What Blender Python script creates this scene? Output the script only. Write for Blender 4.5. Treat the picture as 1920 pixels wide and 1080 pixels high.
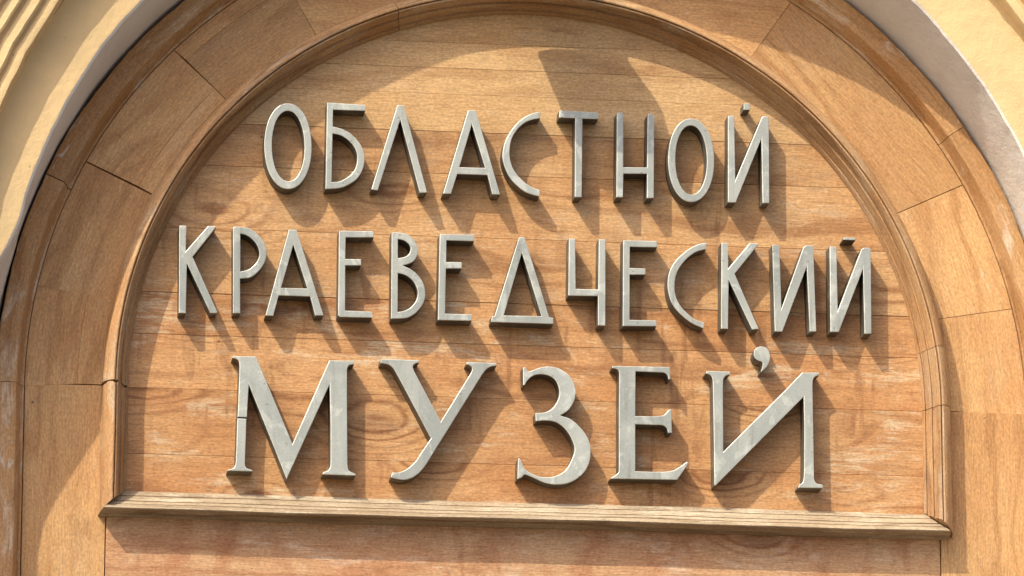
import bpy, bmesh, math, random
import numpy as np
from math import sin, cos, pi, radians, sqrt, atan2, hypot
from mathutils import Vector, Matrix

random.seed(11)
S = bpy.context.scene
for o in list(bpy.data.objects):
    bpy.data.objects.remove(o)
COL = S.collection

# ------------------------------------------------------------------ camera
# The wooden panel lies in the plane Y = 0 and faces -Y; 1 photo pixel is about 1 mm there.
PHI, TH, FP, DIST = radians(7.7), radians(14.2), 10500.0, 10.5
FW = np.array([sin(PHI) * cos(TH), cos(PHI) * cos(TH), sin(TH)])
RT = np.array([cos(PHI), -sin(PHI), 0.0])
UP = np.cross(RT, FW)
CP = -FW * DIST
cd = bpy.data.cameras.new('camera')
cam = bpy.data.objects.new('camera', cd)
COL.objects.link(cam)
cam.matrix_world = Matrix((
    (RT[0], UP[0], -FW[0], CP[0]), (RT[1], UP[1], -FW[1], CP[1]),
    (RT[2], UP[2], -FW[2], CP[2]), (0, 0, 0, 1)))
cd.sensor_width = 36.0
cd.lens = FP / 1920.0 * 36.0
cd.clip_start, cd.clip_end = 0.1, 200.0
S.camera = cam

# ------------------------------------------------------------------ light
SUN = Vector((1.0, 1.0, -1.57)).normalized()      # direction the light travels
wd = bpy.data.worlds.new('World')
S.world = wd
wd.use_nodes = True
wn = wd.node_tree.nodes
sky = wn.new('ShaderNodeTexSky')
sky.sky_type = 'NISHITA'
sky.sun_disc = False
sky.sun_elevation = math.asin(-SUN.z)
sky.sun_rotation = radians(225)
sky.air_density = 0.7
sky.dust_density = 4.0
sky.ozone_density = 0.3
wd.node_tree.links.new(sky.outputs[0], wn['Background'].inputs[0])
wn['Background'].inputs[1].default_value = 0.15
sd = bpy.data.lights.new('sun', 'SUN')
sd.energy = 2.8
sd.angle = radians(0.5)
sd.color = (1.0, 0.935, 0.78)
sun = bpy.data.objects.new('sun', sd)
sun.rotation_euler = SUN.to_track_quat('-Z', 'Y').to_euler()
sun.location = (-4, -4, 6)
COL.objects.link(sun)
S.view_settings.view_transform = 'Standard'
S.view_settings.look = 'None'
S.view_settings.gamma = 1.0
S.view_settings.use_curve_mapping = False
S.view_settings.exposure = 0.72


# ------------------------------------------------------------------ helpers
def W(px, py, d=0.0):
    """photo pixel -> (X, Z) on the plane that stands d metres proud of the panel"""
    v = FW * FP + RT * (px - 960.0) - UP * (py - 540.0)
    p = CP + v * ((-d - CP[1]) / v[1])
    return float(p[0]), float(p[2])


def tag(o, label, cat, group=None):
    o['label'] = label
    o['category'] = cat
    if group:
        o['group'] = group
    return o


def empty(name, loc):
    o = bpy.data.objects.new(name, None)
    o.empty_display_size = 0.05
    o.location = loc
    COL.objects.link(o)
    return o


def link(name, me, parent=None, loc=(0, 0, 0)):
    o = bpy.data.objects.new(name, me)
    o.location = loc
    COL.objects.link(o)
    if parent:
        o.parent = parent
        o.matrix_parent_inverse = Matrix.Translation(parent.location).inverted() if not parent.parent else \
            Matrix.Translation(Vector(parent.location)).inverted()
    return o


def mesh(name, verts, faces, mat, parent=None, uvs=None, smooth=None, mats=None):
    """verts in world coordinates; the object's origin is put at the middle of its base"""
    V = np.array(verts, float)
    lo, hi = V.min(0), V.max(0)
    org = np.array([(lo[0] + hi[0]) / 2, (lo[1] + hi[1]) / 2, lo[2]])
    me = bpy.data.meshes.new(name)
    me.from_pydata([tuple(v - org) for v in V], [], faces)
    if uvs is not None:
        ul = me.uv_layers.new(name='UVMap')
        for l in me.loops:
            ul.data[l.index].uv = uvs[l.vertex_index]
    for m in (mats or [mat]):
        me.materials.append(m)
    bm = bmesh.new()
    bm.from_mesh(me)
    bmesh.ops.recalc_face_normals(bm, faces=bm.faces)
    bm.to_mesh(me)
    bm.free()
    if smooth is not None:
        me.shade_smooth()
        me.set_sharp_from_angle(angle=radians(smooth))
    o = bpy.data.objects.new(name, me)
    COL.objects.link(o)
    o.location = org
    if parent:
        o.parent = parent
        o.matrix_parent_inverse = Matrix.Translation(-Vector(parent.location))
    return o


def inset(poly, e):
    """offset a 2D polygon (counter-clockwise) inwards by e"""
    n = len(poly)
    out = []
    for i in range(n):
        p0, p1, p2 = Vector(poly[i - 1]), Vector(poly[i]), Vector(poly[(i + 1) % n])
        a, b = (p1 - p0).normalized(), (p2 - p1).normalized()
        na, nb = Vector((-a.y, a.x)), Vector((-b.y, b.x))
        m = (na + nb)
        k = 1.0 / max(0.35, (1 + na.dot(nb)))
        out.append(tuple(p1 + m * k * e))
    return out


def area(p):
    return 0.5 * sum(p[i - 1][0] * p[i][1] - p[i][0] * p[i - 1][1] for i in range(len(p)))


def slab(name, poly, df, db, mat, parent, cham=0.0009, gap=0.0005, ang=0.0, tilt=0.0):
    """a board: polygon in (X, Z), front at depth df, back at db, chamfered front edge.
    ang = direction of the grain"""
    if area(poly) < 0:
        poly = poly[::-1]
    p1 = inset(poly, gap)
    p2 = inset(poly, gap + cham)
    n = len(poly)
    cx = sum(p[0] for p in poly) / n
    cz = sum(p[1] for p in poly) / n
    V, UVs = [], []
    ca, sa = cos(ang), sin(ang)
    for ring, d in ((p1, db), (p1, df - cham), (p2, df)):
        for x, z in ring:
            V.append((x, -(d + tilt * (z - cz)) if d != db else -d, z))
            UVs.append((x * ca + z * sa, -x * sa + z * ca))
    Fc = []
    for k in range(2):
        for i in range(n):
            j = (i + 1) % n
            Fc.append((k * n + i, k * n + j, (k + 1) * n + j, (k + 1) * n + i))
    Fc.append(tuple(range(2 * n, 3 * n)))
    Fc.append(tuple(range(n - 1, -1, -1)))
    return mesh(name, V, Fc, mat, parent, UVs)


def arcpts(c, r, a0, a1, n):
    return [(c[0] + r * cos(a0 + (a1 - a0) * i / n), c[1] + r * sin(a0 + (a1 - a0) * i / n)) for i in range(n + 1)]


def sweep(name, rails, mat, parent, smooth=35, caps=True, closed_back=None):
    """rails: list of polylines (each a list of (x, depth, z)) of equal length, one per profile point"""
    nr, n = len(rails), len(rails[0])
    V, UVs, Fc = [], [], []
    v = 0.0
    for k, rl in enumerate(rails):
        if k:
            m = n // 2
            v += hypot(hypot(rl[m][0] - rails[k - 1][m][0], rl[m][1] - rails[k - 1][m][1]), rl[m][2] - rails[k - 1][m][2])
        u = 0.0
        for i, (x, d, z) in enumerate(rl):
            if i:
                q = rails[0][i], rails[0][i - 1]
                u += hypot(q[0][0] - q[1][0], q[0][2] - q[1][2])
            V.append((x, -d, z))
            UVs.append((u, v))
    for k in range(nr - 1):
        for i in range(n - 1):
            Fc.append((k * n + i, k * n + i + 1, (k + 1) * n + i + 1, (k + 1) * n + i))
    if caps:
        Fc.append(tuple(k * n for k in range(nr)))
        Fc.append(tuple(k * n + n - 1 for k in reversed(range(nr))))
    if closed_back:
        for i in range(n - 1):
            Fc.append((i, (nr - 1) * n + i, (nr - 1) * n + i + 1, i + 1))
    return mesh(name, V, Fc, mat, parent, UVs, smooth)


# ------------------------------------------------------------------ materials
class NT:
    def __init__(self, name):
        self.m = bpy.data.materials.new(name)
        self.m.use_nodes = True
        self.t = self.m.node_tree
        self.b = self.t.nodes['Principled BSDF']

    def new(self, kind, **kw):
        n = self.t.nodes.new(kind)
        for k, v in kw.items():
            setattr(n, k, v)
        return n

    def put(self, sock, v):
        if hasattr(v, 'links'):
            self.t.links.new(v, sock)
        else:
            sock.default_value = v

    def math(self, op, a, b=0.0, c=None, clamp=False):
        n = self.new('ShaderNodeMath', operation=op, use_clamp=clamp)
        self.put(n.inputs[0], a)
        self.put(n.inputs[1], b)
        if c is not None:
            self.put(n.inputs[2], c)
        return n.outputs[0]

    def mapv(self, vec, scale, loc=(0, 0, 0)):
        n = self.new('ShaderNodeMapping')
        self.put(n.inputs['Vector'], vec)
        n.inputs['Scale'].default_value = scale
        self.put(n.inputs['Location'], loc)
        return n.outputs[0]

    def noise(self, vec, scale=1.0, detail=3.0, rough=0.55, dist=0.0):
        n = self.new('ShaderNodeTexNoise')
        self.put(n.inputs['Vector'], vec)
        n.inputs['Scale'].default_value = scale
        n.inputs['Detail'].default_value = detail
        n.inputs['Roughness'].default_value = rough
        n.inputs['Distortion'].default_value = dist
        return n.outputs[0]

    def voro(self, vec, scale=1.0):
        n = self.new('ShaderNodeTexVoronoi')
        self.put(n.inputs['Vector'], vec)
        n.inputs['Scale'].default_value = scale
        return n.outputs['Distance']

    def ss(self, v, a, b, lo=0.0, hi=1.0):
        n = self.new('ShaderNodeMapRange', interpolation_type='SMOOTHSTEP')
        self.put(n.inputs[0], v)
        n.inputs[1].default_value, n.inputs[2].default_value = a, b
        n.inputs[3].default_value, n.inputs[4].default_value = lo, hi
        return n.outputs[0]

    def mix(self, f, a, b, blend='MIX'):
        n = self.new('ShaderNodeMix', data_type='RGBA', blend_type=blend)
        self.put(n.inputs[0], f)
        for s, v in ((n.inputs[6], a), (n.inputs[7], b)):
            if isinstance(v, tuple) and len(v) == 3:
                v = v + (1.0,)
            self.put(s, v)
        return n.outputs[2]

    def bump(self, h, strength=0.3, dist=0.001):
        n = self.new('ShaderNodeBump')
        n.inputs['Strength'].default_value = strength
        n.inputs['Distance'].default_value = dist
        self.put(n.inputs['Height'], h)
        self.t.links.new(n.outputs[0], self.b.inputs['Normal'])

    def out(self, col, rough):
        self.put(self.b.inputs['Base Color'], col)
        self.put(self.b.inputs['Roughness'], rough)
        return self.m


def wood(name, light, dark, red, bleach=(0.55, 0.40, 0.25), bleach_amt=0.25, knots=1.0, ticks=1.0,
         specks=0.0, rough=0.5, vary=0.10, drips=False, runs=0.0):
    N = NT(name)
    uv = N.new('ShaderNodeTexCoord').outputs['UV']
    rnd = N.new('ShaderNodeObjectInfo').outputs['Random']
    off = N.new('ShaderNodeCombineXYZ')
    N.put(off.inputs[0], N.math('MULTIPLY', rnd, 37.0))
    N.put(off.inputs[1], N.math('MULTIPLY', rnd, 91.0))
    add = N.new('ShaderNodeVectorMath', operation='ADD')
    N.put(add.inputs[0], uv)
    N.put(add.inputs[1], off.outputs[0])
    P = add.outputs[0]
    sep = N.new('ShaderNodeSeparateXYZ')
    N.put(sep.inputs[0], P)
    # growth-ring figure, bent round a few knots
    warp = N.noise(N.mapv(P, (1.6, 7.0, 1.0)), 1.0, 2.0, 0.5)
    warp2 = N.noise(N.mapv(P, (10.0, 45.0, 1.0)), 1.0, 3.0, 0.6)
    kd = N.voro(N.mapv(P, (2.6, 5.5, 1.0)), 1.0)
    kn = N.ss(kd, 0.42, 0.02)
    ph = N.math('MULTIPLY', sep.outputs[1], 110.0)
    ph = N.math('MULTIPLY_ADD', warp, 30.0, ph)
    ph = N.math('MULTIPLY_ADD', warp2, 6.0, ph)
    ph = N.math('MULTIPLY_ADD', kn, 20.0 * knots, ph)
    rings = N.math('MULTIPLY_ADD', N.math('SINE', ph), 0.5, 0.5)
    rings = N.math('POWER', rings, 3.0)
    fine = N.noise(N.mapv(P, (30.0, 330.0, 1.0)), 1.0, 4.0, 0.7)
    streak = N.noise(N.mapv(P, (6.0, 110.0, 1.0)), 1.0, 4.0, 0.65)
    blot = N.noise(N.mapv(P, (4.0, 6.0, 1.0)), 1.0, 4.0, 0.6)
    stain = N.noise(N.mapv(P, (7.0, 15.0, 1.0), (3.1, 8.2, 0)), 1.0, 5.0, 0.65, 0.8)
    col = N.mix(N.ss(blot, 0.35, 0.65), light, red)
    near = N.ss(kn, 0.10, 0.75)
    rm = N.math('MAXIMUM', N.ss(warp, 0.40, 0.66, 0.10, 0.75), N.math('MULTIPLY', near, 0.9 * knots))
    col = N.mix(N.math('MULTIPLY', rings, rm), col, dark)
    col = N.mix(N.ss(streak, 0.52, 0.76, 0.0, 0.6), col, dark)
    col = N.mix(N.ss(stain, 0.56, 0.70, 0.0, 0.45), col, (dark[0] * 0.9, dark[1] * 0.9, dark[2] * 0.9))
    col = N.mix(N.math('MULTIPLY', N.ss(kn, 0.72, 0.98), 0.45 * knots), col, (dark[0] * 0.5, dark[1] * 0.36, dark[2] * 0.3))
    bl = N.noise(N.mapv(P, (6.0, 16.0, 1.0)), 1.0, 4.0, 0.65, 0.6)
    bl2 = N.noise(N.mapv(P, (14.0, 150.0, 1.0)), 1.0, 3.0, 0.65)
    blm = N.math('MULTIPLY', N.ss(bl, 0.50, 0.66), N.ss(bl2, 0.38, 0.58))
    col = N.mix(N.math('MULTIPLY', blm, bleach_amt), col, bleach)
    if drips:
        dr = N.noise(N.mapv(P, (13.0, 4.5, 1.0)), 1.0, 4.0, 0.65, 1.2)
        col = N.mix(N.ss(dr, 0.48, 0.72, 0.0, 0.6), col, (dark[0] * 1.1, dark[1] * 0.95, dark[2] * 0.9))
    if runs:                                 # rain runs and grime below the letters
        gp = N.new('ShaderNodeNewGeometry').outputs['Position']
        r1 = N.noise(N.mapv(gp, (34.0, 1.0, 5.0)), 1.0, 4.0, 0.6, 0.7)
        r2 = N.noise(N.mapv(gp, (5.0, 1.0, 5.0), (7.0, 0, 2.0)), 1.0, 3.0, 0.6, 0.5)
        rr = N.math('MULTIPLY', N.ss(r1, 0.50, 0.68), N.ss(r2, 0.44, 0.62))
        col = N.mix(N.math('MULTIPLY', rr, runs), col, (dark[0] * 0.85, dark[1] * 0.85, dark[2] * 0.85))
    tk = N.noise(N.mapv(P, (65.0, 420.0, 1.0)), 1.0, 2.0, 0.5)
    tk = N.math('MULTIPLY', N.ss(tk, 0.62, 0.72), 0.55 * ticks)
    col = N.mix(tk, col, (dark[0] * 0.5, dark[1] * 0.40, dark[2] * 0.36))
    col = N.mix(1.0, col, N.ss(fine, 0.25, 0.75, 0.79, 1.16), 'MULTIPLY')
    spk = N.noise(N.mapv(P, (150.0, 260.0, 1.0)), 1.0, 2.0, 0.6)
    col = N.mix(1.0, col, N.ss(spk, 0.25, 0.75, 0.80, 1.18), 'MULTIPLY')
    col = N.mix(1.0, col, N.math('MULTIPLY_ADD', rnd, 2 * vary, 1.0 - vary), 'MULTIPLY')
    # insect holes, old nail heads, paint splashes
    hv = N.voro(N.mapv(P, (11.0, 11.0, 1.0)), 1.0)
    col = N.mix(N.ss(hv, 0.035, 0.018, 0.0, 0.8), col, (0.05, 0.03, 0.02))
    if specks:
        sm = N.noise(N.mapv(P, (16.0, 60.0, 1.0), (5.3, 1.7, 0)), 1.0, 4.0, 0.7, 0.8)
        col = N.mix(N.ss(sm, 0.70 - 0.06 * specks, 0.76 - 0.04 * specks, 0.0, 0.8), col, (0.62, 0.56, 0.48))
    N.bump(N.math('ADD', N.math('MULTIPLY', fine, 0.6), N.math('MULTIPLY', rings, 0.5)), 0.45, 0.0012)
    N.b.inputs['Specular IOR Level'].default_value = 0.3
    return N.out(col, N.ss(fine, 0.2, 0.8, rough - 0.06, rough + 0.14))


M = {}
M['plank'] = wood('varnished_plank', (0.555, 0.33, 0.148), (0.27, 0.115, 0.039), (0.485, 0.255, 0.103), bleach_amt=0.5, ticks=0.75, vary=0.05, runs=0.6)
M['plank_top'] = wood('clean_plank', (0.56, 0.355, 0.165), (0.36, 0.19, 0.075), (0.51, 0.305, 0.132), bleach_amt=0.3, knots=0.35, ticks=0.8, vary=0.04)
M['plank_low'] = wood('worn_plank', (0.53, 0.295, 0.126), (0.245, 0.097, 0.032), (0.455, 0.218, 0.083), bleach=(0.60, 0.44, 0.27), bleach_amt=0.85, ticks=0.9, vary=0.06, runs=0.6)
M['ring'] = wood('varnished_board', (0.56, 0.33, 0.141), (0.37, 0.182, 0.066), (0.505, 0.27, 0.107), knots=0.15,
                 specks=0.6, ticks=0.4, bleach_amt=0.2)
M['trim'] = wood('worn_trim', (0.52, 0.305, 0.138), (0.29, 0.135, 0.048), (0.45, 0.235, 0.093), knots=0.1, specks=1.1,
                 bleach=(0.62, 0.50, 0.37), bleach_amt=0.75, ticks=0.5)
M['moulding'] = wood('weathered_moulding', (0.52, 0.325, 0.165), (0.22, 0.105, 0.042), (0.44, 0.24, 0.105), knots=0.0,
                     bleach=(0.50, 0.41, 0.30), bleach_amt=0.5, ticks=0.6, rough=0.62)
M['sill'] = wood('bleached_sill', (0.42, 0.335, 0.225), (0.15, 0.095, 0.052), (0.33, 0.24, 0.148), knots=0.0,
                 bleach=(0.54, 0.455, 0.33), bleach_amt=0.8, ticks=1.2, rough=0.7, vary=0.02)
M['lower'] = wood('lower_board', (0.53, 0.32, 0.165), (0.30, 0.125, 0.05), (0.47, 0.24, 0.115),
                  bleach=(0.60, 0.42, 0.28), bleach_amt=0.7, drips=True)


def plaster(name, col, stain, amt):
    N = NT(name)
    P = N.new('ShaderNodeTexCoord').outputs['Object']
    g = N.new('ShaderNodeNewGeometry').outputs['Position']
    big = N.noise(N.mapv(g, (5, 5, 5)), 1.0, 5.0, 0.6, 0.4)
    mid = N.noise(N.mapv(g, (40, 40, 40)), 1.0, 4.0, 0.6)
    sml = N.noise(N.mapv(g, (260, 260, 260)), 1.0, 3.0, 0.6)
    c = N.mix(N.ss(big, 0.40, 0.75, 0.0, amt), col, stain)
    c = N.mix(N.ss(mid, 0.6, 0.85, 0.0, amt * 0.9), c, stain)
    pit = N.voro(N.mapv(g, (24, 24, 24)), 1.0)
    c = N.mix(N.ss(pit, 0.07, 0.03, 0.0, 0.45), c, (stain[0] * 0.5, stain[1] * 0.45, stain[2] * 0.4))
    N.bump(N.math('ADD', N.math('MULTIPLY', mid, 1.0), N.math('MULTIPLY', sml, 0.35)), 0.5, 0.004)
    N.b.inputs['Specular IOR Level'].default_value = 0.2
    return N.out(c, 0.85)


M['yellow'] = plaster('yellow_plaster', (0.72, 0.51, 0.26), (0.46, 0.35, 0.19), 0.5)
M['white'] = plaster('grey_white_limewash', (0.76, 0.71, 0.635), (0.55, 0.50, 0.44), 0.5)
M['dark'] = plaster('cavity_shade_black', (0.02, 0.017, 0.015), (0.01, 0.01, 0.01), 0.5)  # near-black colour stands in for the shade inside the gap
M['paving'] = plaster('grey_paving', (0.13, 0.112, 0.085), (0.10, 0.085, 0.065), 0.6)


def metal(name, a, b, c, rough):
    N = NT(name)
    g = N.new('ShaderNodeNewGeometry').outputs['Position']
    rnd = N.new('ShaderNodeObjectInfo').outputs['Random']
    big = N.noise(N.mapv(g, (11, 11, 7)), 1.0, 3.0, 0.55, 0.8)
    run = N.noise(N.mapv(g, (75, 75, 9)), 1.0, 4.0, 0.6, 0.5)
    wear = N.noise(N.mapv(g, (26, 26, 20), (4.0, 1.0, 2.0)), 1.0, 4.0, 0.6, 0.9)
    sml = N.noise(N.mapv(g, (420, 420, 420)), 1.0, 2.0, 0.6)
    col = N.mix(N.ss(big, 0.35, 0.68), a, b)
    col = N.mix(N.ss(wear, 0.54, 0.64, 0.0, 0.7), col, c)
    col = N.mix(N.ss(run, 0.52, 0.72, 0.0, 0.45), col, (a[0] * 0.66, a[1] * 0.63, a[2] * 0.56))
    col = N.mix(1.0, col, N.ss(sml, 0.25, 0.75, 0.90, 1.08), 'MULTIPLY')
    col = N.mix(1.0, col, N.math('MULTIPLY_ADD', rnd, 0.16, 0.92), 'MULTIPLY')
    scr = N.voro(N.mapv(g, (38, 38, 60)), 1.0)
    col = N.mix(N.ss(scr, 0.11, 0.05, 0.0, 0.6), col, (0.11, 0.10, 0.085))
    N.bump(N.math('ADD', wear, N.math('MULTIPLY', sml, 0.3)), 0.3, 0.0015)
    N.put(N.b.inputs['Metallic'], 0.25)
    return N.out(col, N.ss(big, 0.3, 0.7, rough - 0.10, rough + 0.1))


M['edge'] = metal('pale_letter_edge', (0.48, 0.485, 0.42), (0.55, 0.55, 0.48), (0.66, 0.65, 0.57), 0.38)  # paler colour than the face, on the bevelled front edges
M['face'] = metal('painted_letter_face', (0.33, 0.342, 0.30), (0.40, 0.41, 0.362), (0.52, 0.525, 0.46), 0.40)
M['side'] = metal('tarnished_shaded_letter_side', (0.075, 0.065, 0.05), (0.12, 0.105, 0.082), (0.20, 0.18, 0.142), 0.55)  # tarnish, with the shade of the undersides darkened into the colour
M['lamp'] = metal('lamp_housing', (0.18, 0.18, 0.18), (0.22, 0.22, 0.22), (0.28, 0.28, 0.28), 0.4)

# ------------------------------------------------------------------ setting
CW = (0.031, -0.2125)                  # centre of the wooden arches, on the spring line
CT = (0.035, -0.2200)                  # centre of the outer trim
ZB = -0.95                             # how far down the joinery is built
g = mesh('ground', [(-30, -40, -4.25), (30, -40, -4.25), (30, 3, -4.25), (-30, 3, -4.25)], [(0, 1, 2, 3)], M['paving'])
g['kind'] = 'structure'

# masonry arch ----------------------------------------------------------------
arch = empty('masonry_arch', (0.04, -0.1, ZB))
tag(arch, 'pale yellow plaster arch with ribbed moulding and grey white reveal framing the wood', 'arch')
NA = 160
rw = random.Random(4)
wob = [0.0] * (NA + 1)
ph = [rw.uniform(0, 6.28) for _ in range(6)]
for i in range(NA + 1):
    wob[i] = sum(sin(i * f + p) * a for f, p, a in zip((.21, .43, .77, 1.3, 1.9, 2.6), ph, (.0007, .0006, .0006, .0005, .0004, .0004)))


def rail(c, r, d, wk=0.0, flare=True, zb=ZB):
    out = []
    zs = [zb + (c[1] - zb) * k / 12 for k in range(12)]

    def fl(x, z):  # invented left jamb flare, shaped to let sun onto the lower ring boards
        t = min(1.0, max(0.0, (0.055 - z) / 0.30))
        return x - 0.105 * min(1.0, max(0.0, (d - 0.03) / 0.15)) * t * t * (3 - 2 * t) if (flare and x < 0) else x
    for z in zs:
        out.append((fl(c[0] - r, z), d, z))
    for i in range(NA + 1):
        a = pi - pi * i / NA
        rr = r + wob[i] * wk
        x, z = c[0] + rr * cos(a), c[1] + rr * sin(a)
        out.append((fl(x, z), d, z))
    for z in reversed(zs):
        out.append((c[0] + r, d, z))
    return out


CS, RS, DS = (0.0375, -0.1795), 0.9955, 0.200      # front edge of the reveal
CM = (0.043, -0.1430)                              # ribs
rev = [rail(CT, 1.0008, -0.05, 0), rail(CT, 1.0002, 0.012, 0.4), rail(((CT[0] + CS[0]) / 2, (CT[1] + CS[1]) / 2), 0.9975, 0.105, 0.7),
       rail(CS, RS - 0.002, DS - 0.015, 0.8), rail(CS, RS - 0.0005, DS - 0.0045, 0.8), rail(CS, RS + 0.0035, DS - 0.0012, 0.8)]
sweep('reveal', rev, M['white'], arch, 40, caps=False)
fas = [rail(CS, RS + 0.0035, DS - 0.0012, 0.8), rail(CS, RS + 0.008, DS, 0.8), rail(CM, 1.075, DS, 0.0), rail(CM, 1.0835, DS + 0.004, 0.6),
       rail(CM, 1.0865, DS + 0.012, 0.8)]
sweep('fascia', fas, M['yellow'], arch, 40, caps=False)
prof = [(1.0865, .012), (1.0875, .040), (1.090, .0455), (1.095, .0470), (1.106, .0465), (1.110, .043), (1.1125, .044), (1.1145, .054),
        (1.118, .0565), (1.136, .0560), (1.140, .0525), (1.1430, .054), (1.1455, .065), (1.149, .067), (1.166, .066), (1.170, .062),
        (1.1735, .064), (1.176, .076), (1.18, .078), (1.21, .077), (1.214, .072), (1.23, .06), (1.25, .05), (1.27, .05)]
sweep('ribbed_moulding', [rail(CM, r, DS + d, 1.3) for r, d in prof], M['yellow'], arch, 30, caps=False)
# flat wall beyond the ribs, a rectangle with the arch cut out
o1 = rail(CM, 1.27, DS + 0.05, 1.3)
o2 = []
for (x, d, z) in o1:
    if z <= CM[1] + 1e-6:
        o2.append((-2.1 if x < 0 else 2.2, d, z))
    else:
        a = atan2(z - CM[1], x - CM[0])
        k = min(2.12 / max(1e-6, abs(cos(a))), 1.75 / max(1e-6, abs(sin(a))))
        o2.append((CM[0] + k * cos(a), d, CM[1] + k * sin(a)))
sweep('wall_face', [o1, o2, [(x, d - 0.28, z) for x, d, z in o2]], M['yellow'], arch, 30, caps=False)
back = slab('cavity_back', [(-1.3, ZB), (1.35, ZB), (1.35, 1.1), (-1.3, 1.1)], -0.06, -0.09, M['dark'], arch, cham=0.001)

# ------------------------------------------------------------------ wooden panel
pan = empty('wooden_panel', (CW[0], 0.0, ZB))
tag(pan, 'varnished wooden arched panel of horizontal planks in a moulded frame behind the letters', 'wooden panel')

# horizontal planks of the inner field
RI = 0.760
zl = [W(960, y)[1] for y in (84, 132, 181, 251, 330, 448, 569, 647, 748, 871)]
edges = [CW[1] + RI] + zl + [-0.43]
for k in range(len(edges) - 1):
    zt, zb = edges[k], edges[k + 1]
    n = 14
    left, right = [], []
    for i in range(n + 1):
        z = zt + (zb - zt) * i / n
        h = sqrt(max(1e-6, RI ** 2 - (z - CW[1]) ** 2)) if z > CW[1] else RI
        left.append((CW[0] - h, z))
        right.append((CW[0] + h, z))
    poly = left + right[::-1]
    if k == 0:
        a = math.asin((zb - CW[1]) / RI)
        poly = arcpts(CW, RI, pi - a, a, 40)
    slab('plank', poly, random.uniform(-0.0008, 0.0), -0.02, M['plank_top' if k < 4 else 'plank' if k < 7 else 'plank_low'], pan, cham=0.0005,
         gap=0.00012 + 0.00022 * random.random(), tilt=random.uniform(-0.006, 0.006))

# board under the sill
DRING = 0.010
xa, xb = W(197, 1030, DRING)[0], W(1764, 1030, DRING)[0]
slab('lower_board', [(xa, ZB), (xb, ZB), (xb, -0.445), (xa, -0.445)], DRING - 0.002, -0.02, M['lower'], pan, gap=0.001)

# the flat ring of boards round the field
R0, R1 = 0.785, 0.9425


def ang_of(p):
    x, z = W(*p, DRING)
    return atan2(z - CW[1], x - CW[0])


def ring_seam(a, b):
    return 0.5 * (ang_of(a) + ang_of(b))


sL = [ring_seam((68, 530), (207, 560)), ring_seam((168, 302), (285, 363)), ring_seam((333, 97), (422, 185)), ring_seam((557, 0), (590, 65))]
sR = [ring_seam((1477, 0), (1408, 107)), ring_seam((1793, 342), (1680, 402)), ring_seam((1885, 572), (1763, 598))]
seams = [pi] + sL + sR + [0.0]
wide = {1: 0.0002, 2: 0.0011, 3: 0.0003, 6: 0.0006}


def sector(r0, r1, a0, a1):
    n = max(6, int(abs(a1 - a0) / 0.03))
    return arcpts(CT if r1 == R1 else CW, r1, a0, a1, n) + arcpts(CW, r0, a1, a0, n)


for k in range(len(seams) - 1):
    a0, a1 = seams[k], seams[k + 1]
    g0 = wide.get(k, 0.0002) / 0.87
    g1 = wide.get(k + 1, 0.0002) / 0.87
    mid = 0.5 * (a0 + a1)
    d = DRING + random.uniform(-0.0007, 0.0007)
    ga = mid + pi / 2
    a0, a1 = a0 - g0, a1 + g1
    if k in (0, 2, 3):                       # narrow fillet board on the inner edge
        rs = {0: 0.842, 2: 0.828, 3: 0.905}[k]
        slab('ring_board', sector(R0, rs, a0, a1), d - 0.0004, -0.02, M['ring'], pan, cham=0.0004, gap=0.00012, ang=ga)
        slab('ring_board', sector(rs, R1, a0, a1), d, -0.02, M['ring'], pan, cham=0.0004, gap=0.00012, ang=ga)
    else:
        slab('ring_board', sector(R0, R1, a0, a1), d, -0.02, M['ring'], pan, cham=0.0004, gap=0.00012, ang=ga)
for s in (-1, 1):                            # straight boards under the spring line
    e0 = xa if s < 0 else xb
    e1 = CT[0] + s * R1
    top = CW[1] - 0.0012
    if s < 0:
        top = CW[1] - 0.0008
    ei = CW[0] + s * R0
    # notch: wider below the sill than beside the frame
    poly = [(e0, ZB), (e1, ZB), (e1, top), (ei, top), (ei, -0.44), (e0, -0.44)]
    slab('ring_board', poly, DRING + 0.0003 * s, -0.02, M['ring'], pan, cham=0.0008, gap=0.0006, ang=pi / 2)

# outer trim: groove, bead, sloping step, flat
TP = [(0.9432, -0.02), (0.9432, .0085), (0.9440, .0125), (0.9470, .0140), (0.9495, .0130), (0.9505, .0150), (0.9545, .0330), (0.9590, .0425), (0.9620, .0440),
      (0.9925, .0440), (0.9955, .0425), (0.9968, .0370), (0.9968, -0.02)]


def arch_rail(r, d, a0, a1, n, jag=None):
    return [(x, d, z) for x, z in arcpts(CW, r, a0, a1, n)]


def trim_piece(a0, a1, jit):
    n = max(8, int(abs(a1 - a0) / 0.02))
    rails = []
    for r, d in TP:
        rl = []
        for i in range(n + 1):
            a = a0 + (a1 - a0) * i / n
            rr = r
            if r > 0.991:                     # chipped outer edge
                q = a * 57.3
                rr = r + 0.0008 * sin(q * 0.5 + 1.3) + 0.0005 * sin(q * 2.3) + 0.0004 * sin(q * 5.1 + jit)
            rl.append((CT[0] + rr * cos(a), d, CT[1] + rr * sin(a)))
        rails.append(rl)
    sweep('trim', rails, M['trim'], pan, 30, closed_back=True)


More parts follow.
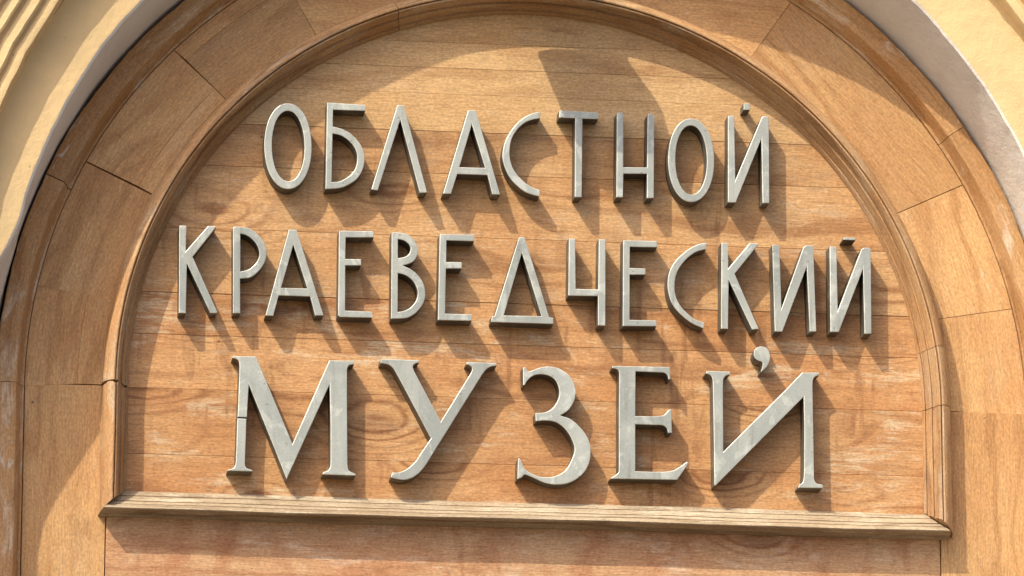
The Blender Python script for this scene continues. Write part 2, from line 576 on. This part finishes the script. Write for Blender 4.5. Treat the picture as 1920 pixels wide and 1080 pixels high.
ta = ang_of((124, 347))
tb = ang_of((1787, 245))
tc = ang_of((960, -60))
eps = 0.0010
trim_piece(pi - eps * 0.3, ta + eps, 0.0)
trim_piece(ta - eps, tc + eps * 0.5, 1.0)
trim_piece(tc - eps * 0.5, tb + eps * 0.6, 2.0)
trim_piece(tb - eps * 0.6, 0.0 + eps * 0.3, 3.0)
for s in (-1, 1):
    rails = []
    for r, d in TP:
        rails.append([(CT[0] + s * r, d, CT[1] - 0.0008), (CT[0] + s * r, d, -0.5), (CT[0] + s * r, d, ZB)])
    sweep('trim', rails, M['trim'], pan, 30, closed_back=True)

# frame moulding round the field
MP = [(0.8000, .002), (0.7995, .014), (0.7970, .017), (0.7965, .028), (0.7935, .040), (0.7885, .049), (0.7820, .055), (0.7775, .0572),
      (0.7755, .0565), (0.7748, .0495), (0.7738, .0490), (0.7725, .0545), (0.7705, .0535), (0.7680, .0470), (0.7650, .0370), (0.7642, .0300), (0.7630, .0295),
      (0.7605, .0320), (0.7585, .0230), (0.7560, .0155), (0.7552, .0095), (0.7540, .0092), (0.7515, .0115), (0.7495, .0060), (0.7485, .0006)]


def moulding_arc(a0, a1):
    n = max(8, int(abs(a1 - a0) / 0.02))
    sweep('frame_moulding', [arch_rail(r, d, a0, a1, n) for r, d in MP], M['moulding'], pan, 28, closed_back=True)


am = ang_of((738, 22))
ar = ang_of((1742, 660))
moulding_arc(pi - 0.0002, am + 0.0009)
moulding_arc(am - 0.0009, ar + 0.0006)
moulding_arc(ar - 0.0006, 0.0 + 0.0004)
ZI = -0.4105                                # inner edge of the sill
RB = 0.7485
for s in (-1, 1):
    rails = []
    topj = CW[1] - (0.0034 if s < 0 else 0.0010)
    for r, d in MP:
        # mitre: the outer edge runs lower than the inner one
        zb = ZI - (r - RB) * 0.96
        rails.append([(CW[0] + s * r + (0.0012 if s < 0 else 0), d - 0.0004, topj + 0.0022 * sin(r * 330) * (s < 0)),
                      (CW[0] + s * r + (0.0012 if s < 0 else 0), d - 0.0004, -0.3), (CW[0] + s * r, d, zb + 0.0005)])
    sweep('frame_moulding', rails, M['moulding'], pan, 28, closed_back=True)
SP = [(0, .0006), (.0015, .0090), (.0110, .0175), (.0120, .0165), (.0135, .0195), (.0235, .0310), (.0245, .0300), (.0260, .0345), (.0320, .0430),
      (.0330, .0425), (.0345, .0470), (.0400, .0545), (.0420, .0560), (.0438, .0545), (.0446, .0500), (.0452, .0400), (.0468, .0375), (.0475, .0230), (.0495, .0190), (.0505, .002)]
rails = []
for q, d in SP:
    z = ZI - q
    ww = q * 1.02
    rl = []
    for i in range(25):
        t = i / 24
        x = CW[0] - RB - ww + t * (2 * RB + ww * 1.88)
        rl.append((x, d + 0.0004 - 0.0007 * abs(sin(t * 23 + q * 150)), z - 0.0005 + 0.0008 * sin(t * 11 + q * 40) + 0.0004 * sin(t * 37 + q * 90)))
    rails.append(rl)
sweep('sill_moulding', rails, M['sill'], pan, 28, closed_back=True)

# ------------------------------------------------------------------ letters
DL = 0.040


def smooth(pts, k=5):
    P = [Vector(p) for p in pts]
    P = [2 * P[0] - P[1]] + P + [2 * P[-1] - P[-2]]
    out = []
    for i in range(1, len(P) - 2):
        a, b, c, d = P[i - 1:i + 3]
        for j in range(k):
            t = j / k
            out.append(tuple(0.5 * ((2 * b) + (c - a) * t + (2 * a - 5 * b + 4 * c - d) * t * t + (3 * b - a - 3 * c + d) * t ** 3)))
    out.append(tuple(P[-2]))
    return out


def ell(cx, cy, rx, ry, rot=0.0, n=56, p=2.0):
    out = []
    for i in range(n):
        a = 2 * pi * i / n
        c, s = cos(a), sin(a)
        x = rx * math.copysign(abs(c) ** (2 / p), c)
        y = ry * math.copysign(abs(s) ** (2 / p), s)
        out.append((cx + x * cos(rot) - y * sin(rot), cy + x * sin(rot) + y * cos(rot)))
    return out


def flat(c):
    out = []
    for e in c:
        if isinstance(e, list):
            out += smooth(e)
        else:
            out.append(e)
    return out


def letter_mesh(name, contours, tile, depth, bev):
    ox, oy, sc = tile
    cu = bpy.data.curves.new(name, 'CURVE')
    cu.dimensions = '2D'
    cu.fill_mode = 'BOTH'
    cu.extrude = depth / 2 - bev
    cu.bevel_depth = bev
    cu.bevel_resolution = 1
    cu.offset = -bev
    allp = []
    for c in contours:
        pts = []
        for (x, y) in flat(c):
            q = W(ox + x / sc, oy + y / sc, DL)
            if not pts or hypot(q[0] - pts[-1][0], q[1] - pts[-1][1]) > 0.0012:
                pts.append(q)
        if hypot(pts[0][0] - pts[-1][0], pts[0][1] - pts[-1][1]) < 0.0012:
            pts.pop()
        allp.append(pts)
    X = [p[0] for c in allp for p in c]
    Z = [p[1] for c in allp for p in c]
    org = ((min(X) + max(X)) / 2, min(Z))
    for pts in allp:
        sp = cu.splines.new('POLY')
        sp.points.add(len(pts) - 1)
        for i, (x, z) in enumerate(pts):
            sp.points[i].co = (x - org[0], z - org[1], 0, 1)
        sp.use_cyclic_u = True
    tmp = bpy.data.objects.new('tmp', cu)
    COL.objects.link(tmp)
    dg = bpy.context.evaluated_depsgraph_get()
    me = bpy.data.meshes.new_from_object(tmp.evaluated_get(dg))
    bpy.data.objects.remove(tmp)
    bpy.data.curves.remove(cu)
    me.name = name
    for v in me.vertices:
        x, y, z = v.co
        v.co = (x, -(z + depth / 2), y)
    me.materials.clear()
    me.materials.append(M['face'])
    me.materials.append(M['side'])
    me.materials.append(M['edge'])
    bm = bmesh.new()
    bm.from_mesh(me)
    bmesh.ops.remove_doubles(bm, verts=bm.verts, dist=0.00002)
    bmesh.ops.recalc_face_normals(bm, faces=bm.faces)
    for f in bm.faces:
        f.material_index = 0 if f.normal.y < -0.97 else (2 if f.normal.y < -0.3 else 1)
        f.smooth = False
    bm.to_mesh(me)
    bm.free()
    me.update()
    return me, org


TA, TB, TC, TD = (480, 180, 4.909), (780, 180, 4.909), (1040, 180, 4.909), (1220, 180, 4.909)
TE, TF, TG, TH_, TI = (320, 410, 4.909), (600, 410, 4.909), (800, 420, 4.909), (1040, 430, 4.909), (1330, 430, 4.909)
TJ, TK, TL, TM = (410, 650, 4.153), (690, 660, 4.153), (950, 670, 4.153), (1300, 640, 3.6)
R1g, R2g, R3g = 'metal letters of the top line', 'metal letters of the middle line', 'metal letters of the bottom line'
LET = []
# top line
LET.append((TA, [ell(295, 460, 218, 395, -0.012, p=2.1), ell(297, 459, 150, 324, -0.012, p=2.08)], R1g,
            'tall thin grey metal oval letter О that begins the top word'))
LET.append((TA, [[(655, 57), (1008, 80), (1008, 135), (710, 125), (708, 278),
                  [(708, 278), (790, 300), (880, 350), (960, 440), (998, 540), (990, 650), (940, 750), (860, 810), (770, 845), (640, 855)], (637, 855)],
                 [(706, 343), [(706, 343), (780, 360), (850, 405), (905, 470), (933, 550), (920, 650), (880, 715), (820, 760), (760, 785), (697, 790)]]], R1g,
            'thin grey metal letter Б with flag top and round bowl'))
LET.append((TA, [[(1300, 85), (1312, 80), (1362, 84), (1576, 882), (1570, 887), (1508, 888), (1330, 213), (1122, 866), (1062, 858)]], R1g,
            'thin grey metal letter Л, an open wedge without a crossbar'))
LET.append((TB, [[(478, 132), (550, 130), (775, 908), (703, 905), (658, 728), (380, 718), (322, 900), (248, 900)],
                 [(514, 260), (636, 661), (400, 655)]], R1g, 'thin grey metal letter А in the top word, with low crossbar'))
LET.append((TB, [[[(1148, 138), (1050, 165), (960, 220), (880, 310), (820, 420), (797, 540), (815, 640), (860, 740), (930, 820), (1020, 885), (1138, 922)],
                  [(1142, 862), (1060, 830), (990, 780), (920, 705), (880, 625), (862, 520), (880, 400), (930, 310), (1000, 245), (1070, 215), (1145, 203)]]], R1g,
            'thin grey metal open crescent letter С in the top word'))
LET.append((TC, [[(45, 130), (400, 150), (402, 212), (257, 207), (250, 930), (185, 930), (190, 203), (42, 198)]], R1g,
            'thin grey metal letter Т with flat bar across its stem'))
LET.append((TC, [[(572, 158), (580, 153), (622, 153), (632, 165), (632, 655), (850, 657), (855, 170), (865, 163), (905, 164), (917, 180), (912, 940), (848, 940), (850, 717), (633, 715), (628, 932), (567, 932), (570, 600)]], R1g,
            'thin grey metal letter Н with low crossbar between two stems'))
LET.append((TC, [ell(1258, 588, 212, 385, -0.012, p=2.1), ell(1258, 586, 145, 318, -0.012, p=2.08)], R1g,
            'tall thin grey metal oval letter О beside the H-shaped letter'))
LET.append((TD, [[(712, 180), (770, 182), (780, 772), (1022, 197), (1035, 185), (1080, 184), (1088, 198), (1093, 985), (1030, 985), (1020, 393), (783, 980), (712, 978)]], R1g,
            'thin grey metal letter Й ending the top word, square block accent above',
            [(858, 66), (915, 68), (915, 127), (856, 127)]))
# middle line
LET.append((TE, [[(80, 65), (88, 61), (140, 63), (146, 70), (140, 297), (345, 66), (412, 65), (420, 75), (203, 350), (430, 860), (424, 870), (365, 868), (150, 412), (140, 870), (75, 868)]], R2g,
            'thin grey metal letter К that begins the middle word'))
LET.append((TE, [[(575, 80), (590, 70), [(640, 70), (720, 85), (790, 130), (850, 200), (883, 290), (870, 390), (820, 470), (740, 535), (640, 550)], (642, 868), (575, 868)],
                 [(643, 135), [(643, 135), (700, 150), (760, 195), (805, 260), (818, 330), (790, 400), (740, 450), (700, 470), (643, 483)]]], R2g,
            'thin grey metal letter Р with round bowl, between К and А'))
LET.append((TE, [[(1088, 98), (1160, 100), (1408, 888), (1330, 890), (1285, 715), (995, 705), (945, 893), (873, 890)],
                 [(1130, 238), (1258, 640), (1018, 635)]], R2g, 'thin grey metal letter А in the middle word, with low crossbar'))
LET.append((TF, [[(175, 110), (485, 113), (495, 125), (496, 172), (237, 172), (233, 370), (380, 372), (378, 430), (233, 430), (232, 845), (480, 855), (484, 905), (480, 911), (185, 905), (167, 890)]], R2g,
            'thin grey metal letter Е between А and В in the middle word'))
LET.append((TF, [[(660, 125), [(690, 123), (740, 126), (810, 145), (870, 200), (903, 280), (890, 350), (850, 400), (765, 430)],
                  [(766, 432), (830, 460), (900, 515), (950, 590), (970, 680), (955, 770), (900, 850), (830, 900), (760, 917), (655, 918)]],
                 [(718, 185), [(718, 185), (770, 198), (815, 230), (835, 270), (820, 320), (780, 350), (718, 362)]],
                 [(718, 500), [(718, 500), (780, 515), (840, 555), (880, 610), (900, 680), (885, 750), (840, 810), (780, 845), (716, 858)]]], R2g,
            'thin grey metal letter В with two round bowls'))
LET.append((TF, [[(1102, 142), (1412, 146), (1421, 155), (1420, 207), (1165, 200), (1162, 397), (1305, 400), (1305, 458), (1160, 458), (1152, 873), (1398, 880), (1398, 940), (1085, 933)]], R2g,
            'thin grey metal letter Е between В and the triangular Д'))
LET.append((TG, [[(848, 128), (862, 119), (892, 119), (907, 130), (1130, 855), (1168, 862), (1168, 918), (595, 900), (600, 845), (625, 845)],
                 [(878, 262), (1058, 845), (712, 838)]], R2g, 'thin grey metal triangular letter Д on a flat base bar'))
LET.append((TH_, [[(133, 80), (190, 85), (195, 545), (403, 550), (408, 88), (470, 90), (468, 885), (400, 882), (400, 612), (127, 608)]], R2g,
            'thin grey metal letter Ч like an upside down chair, beside Д'))
LET.append((TH_, [[(632, 97), (947, 105), (947, 163), (695, 158), (692, 352), (838, 358), (838, 415), (692, 415), (692, 830), (940, 835), (940, 890), (628, 887)]], R2g,
            'thin grey metal letter Е between Ч and С'))
LET.append((TH_, [[[(1400, 120), (1310, 140), (1220, 190), (1120, 280), (1060, 380), (1040, 490), (1050, 590), (1085, 690), (1160, 780), (1260, 860), (1370, 910)],
                   [(1378, 855), (1290, 825), (1210, 760), (1150, 690), (1115, 610), (1105, 510), (1125, 400), (1180, 310), (1250, 240), (1320, 200), (1395, 183)]]], R2g,
            'thin grey metal open crescent letter С in the middle word'))
LET.append((TI, [[(112, 122), (172, 125), (175, 358), (372, 126), (445, 130), (452, 140), (233, 410), (455, 918), (393, 922), (178, 465), (172, 918), (107, 915)]], R2g,
            'thin grey metal letter К after С in the middle word'))
LET.append((TI, [[(580, 145), (588, 138), (640, 143), (646, 150), (665, 725), (865, 165), (890, 145), (950, 148), (958, 156), (985, 940), (925, 942), (898, 343), (672, 942), (603, 940)]], R2g,
            'thin grey metal letter И without an accent'))
LET.append((TI, [[(1107, 157), (1170, 160), (1183, 745), (1398, 185), (1425, 166), (1475, 170), (1486, 185), (1493, 960), (1428, 962), (1415, 365), (1192, 945), (1115, 943)]], R2g,
            'thin grey metal letter Й ending the middle word, flat bar accent above',
            [(1240, 74), (1345, 78), (1347, 100), (1232, 96)]))
# bottom line
LET.append((TJ, [[(112, 72), (290, 75), (575, 755), (862, 105), (1055, 108), [(1055, 137), (1020, 142), (1003, 165), (1000, 205)], (1000, 400), [(1003, 900), (1006, 935), (1018, 965), (1068, 990)],
                  (1068, 1003), (808, 993), [(815, 975), (850, 963), (868, 935), (872, 890)], (872, 600), (865, 292), (530, 1030), (235, 292), (220, 549), (147, 546), (152, 480),
                  [(163, 165), (160, 120), (145, 98), (108, 86)]],
                 [(217, 560), [(205, 900), (207, 925), (222, 945), (263, 960)], (265, 970), (68, 965), [(75, 956), (112, 945), (128, 925), (135, 890)], (146, 556)]], R3g,
            'large bold serif grey metal letter М that begins the bottom word'))
LET.append((TK, [[(100, 55), (398, 62), [(398, 82), (365, 92), (350, 112), (356, 142)], (567, 540), [(800, 165), (810, 140), (808, 118), (792, 104), (766, 95)], (770, 78), (1002, 85),
                  [(1003, 106), (960, 112), (922, 135), (888, 178)], (650, 560), [(500, 800), (450, 880), (400, 940), (340, 980), (270, 995), (180, 978)], (179, 965),
                  [(190, 938), (250, 935), (310, 905), (370, 850), (410, 790), (490, 672)], [(450, 598), (330, 370), (220, 165), (185, 115), (150, 95), (97, 86)]]], R3g,
            'large bold serif grey metal letter У with curved tail'))
LET.append((TL, [[(128, 75), [(150, 75), (158, 95), (172, 107), (192, 103), (270, 75), (350, 70), (430, 95), (500, 155), (538, 250), (525, 340), (480, 410), (420, 450)],
                  [(422, 452), (500, 480), (580, 550), (640, 640), (655, 740), (640, 830), (590, 910), (500, 970), (400, 988), (300, 975), (210, 935), (145, 910), (122, 930), (85, 946)],
                  (90, 785), [(104, 783), (140, 860), (200, 905), (280, 930), (370, 925), (450, 885), (500, 810), (530, 720), (510, 640), (460, 560), (390, 505), (310, 490), (228, 495)],
                  [(225, 432), (300, 425), (350, 400), (390, 350), (412, 280), (395, 200), (350, 150), (280, 130), (210, 140), (162, 180), (142, 214), (128, 212)]]], R3g,
            'large bold grey metal letter З curved like a figure three'))
LET.append((TL, [[(825, 65), (1272, 73), (1278, 170), [(1262, 172), (1252, 138), (1225, 118), (1180, 115)], (1005, 108), (1003, 455), [(1160, 458), (1225, 447), (1258, 412), (1283, 402)],
                  (1288, 588), [(1258, 587), (1247, 550), (1215, 528), (1160, 525)], (1003, 520), (1003, 885), [(1060, 887), (1200, 890), (1290, 880), (1350, 850), (1405, 810)],
                  (1420, 820), (1330, 952), (808, 943), [(818, 934), (855, 910), (872, 890), (875, 850)], (875, 500), [(878, 140), (876, 112), (862, 92), (822, 82)]]], R3g,
            'large bold serif grey metal letter Е in the bottom word'))
LET.append((TM, [[(90, 200), (248, 203), [(248, 224), (218, 233), (203, 258), (200, 300)], (203, 745), (620, 330), (735, 210), (850, 210), [(850, 229), (822, 238), (808, 262), (805, 310)],
                  [(815, 890), (817, 930), (833, 958), (875, 968)], (874, 990), (708, 988), [(714, 968), (735, 955), (744, 930), (748, 880)], (750, 560), (745, 375), (152, 972), (143, 970), (138, 600),
                  [(133, 310), (130, 255), (115, 228), (85, 216)]]], R3g,
            'large bold grey metal letter Й ending the bottom word, with a comma accent',
            [[(408, 92), (414, 58), (440, 38), (470, 35), (503, 54), (518, 95), (511, 140), (492, 175), (460, 207)], [(457, 203), (467, 168), (466, 140), (442, 131), (417, 114), (408, 92)]]))
rl = random.Random(9)
for e in LET:
    tile, cont, grp, lab = e[:4]
    dep = DL + rl.uniform(-0.0015, 0.0015)
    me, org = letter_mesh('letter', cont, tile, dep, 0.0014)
    o = link('letter', me, None, (org[0], -0.0012, org[1]))
    o.location.y = 0.0006
    tag(o, lab, 'letter', grp)
    if len(e) > 4:
        me, og = letter_mesh('accent_mark', [e[4]], tile, dep, 0.0009)
        a = bpy.data.objects.new('accent_mark', me)
        COL.objects.link(a)
        a.parent = o
        a.location = (og[0] - org[0], 0.0, og[1] - org[1])

# ------------------------------------------------------------------ floodlight under the crown (its shadow falls on the panel)
fl = empty('floodlight', (0.02, -0.16, 0.54))
tag(fl, 'small grey box floodlight hung on a bracket under the crown of the yellow arch', 'floodlight')
HP = [(.098, .620), (.150, .577), (.212, .5375), (.224, .548), (.226, .630), (.205, .676), (.190, .680), (.125, .668)]
V = []
for x in (-0.053, -0.046, 0.080, 0.087):
    k = 0.93 if x in (-0.053, 0.087) else 1.0
    V += [(x, -(0.165 + (d - 0.165) * k), 0.607 + (z - 0.607) * k) for d, z in HP]
n = len(HP)
Fc = [tuple(range(n)), tuple(range(3 * n, 4 * n))] + [(k * n + i, k * n + (i + 1) % n, (k + 1) * n + (i + 1) % n, (k + 1) * n + i) for k in range(3) for i in range(n)]
mesh('housing', V, Fc, M['lamp'], fl, smooth=30)
slab('stem', [(-0.030, .655), (0.048, .655), (0.048, .822), (-0.030, .822)], .176, .160, M['lamp'], fl)
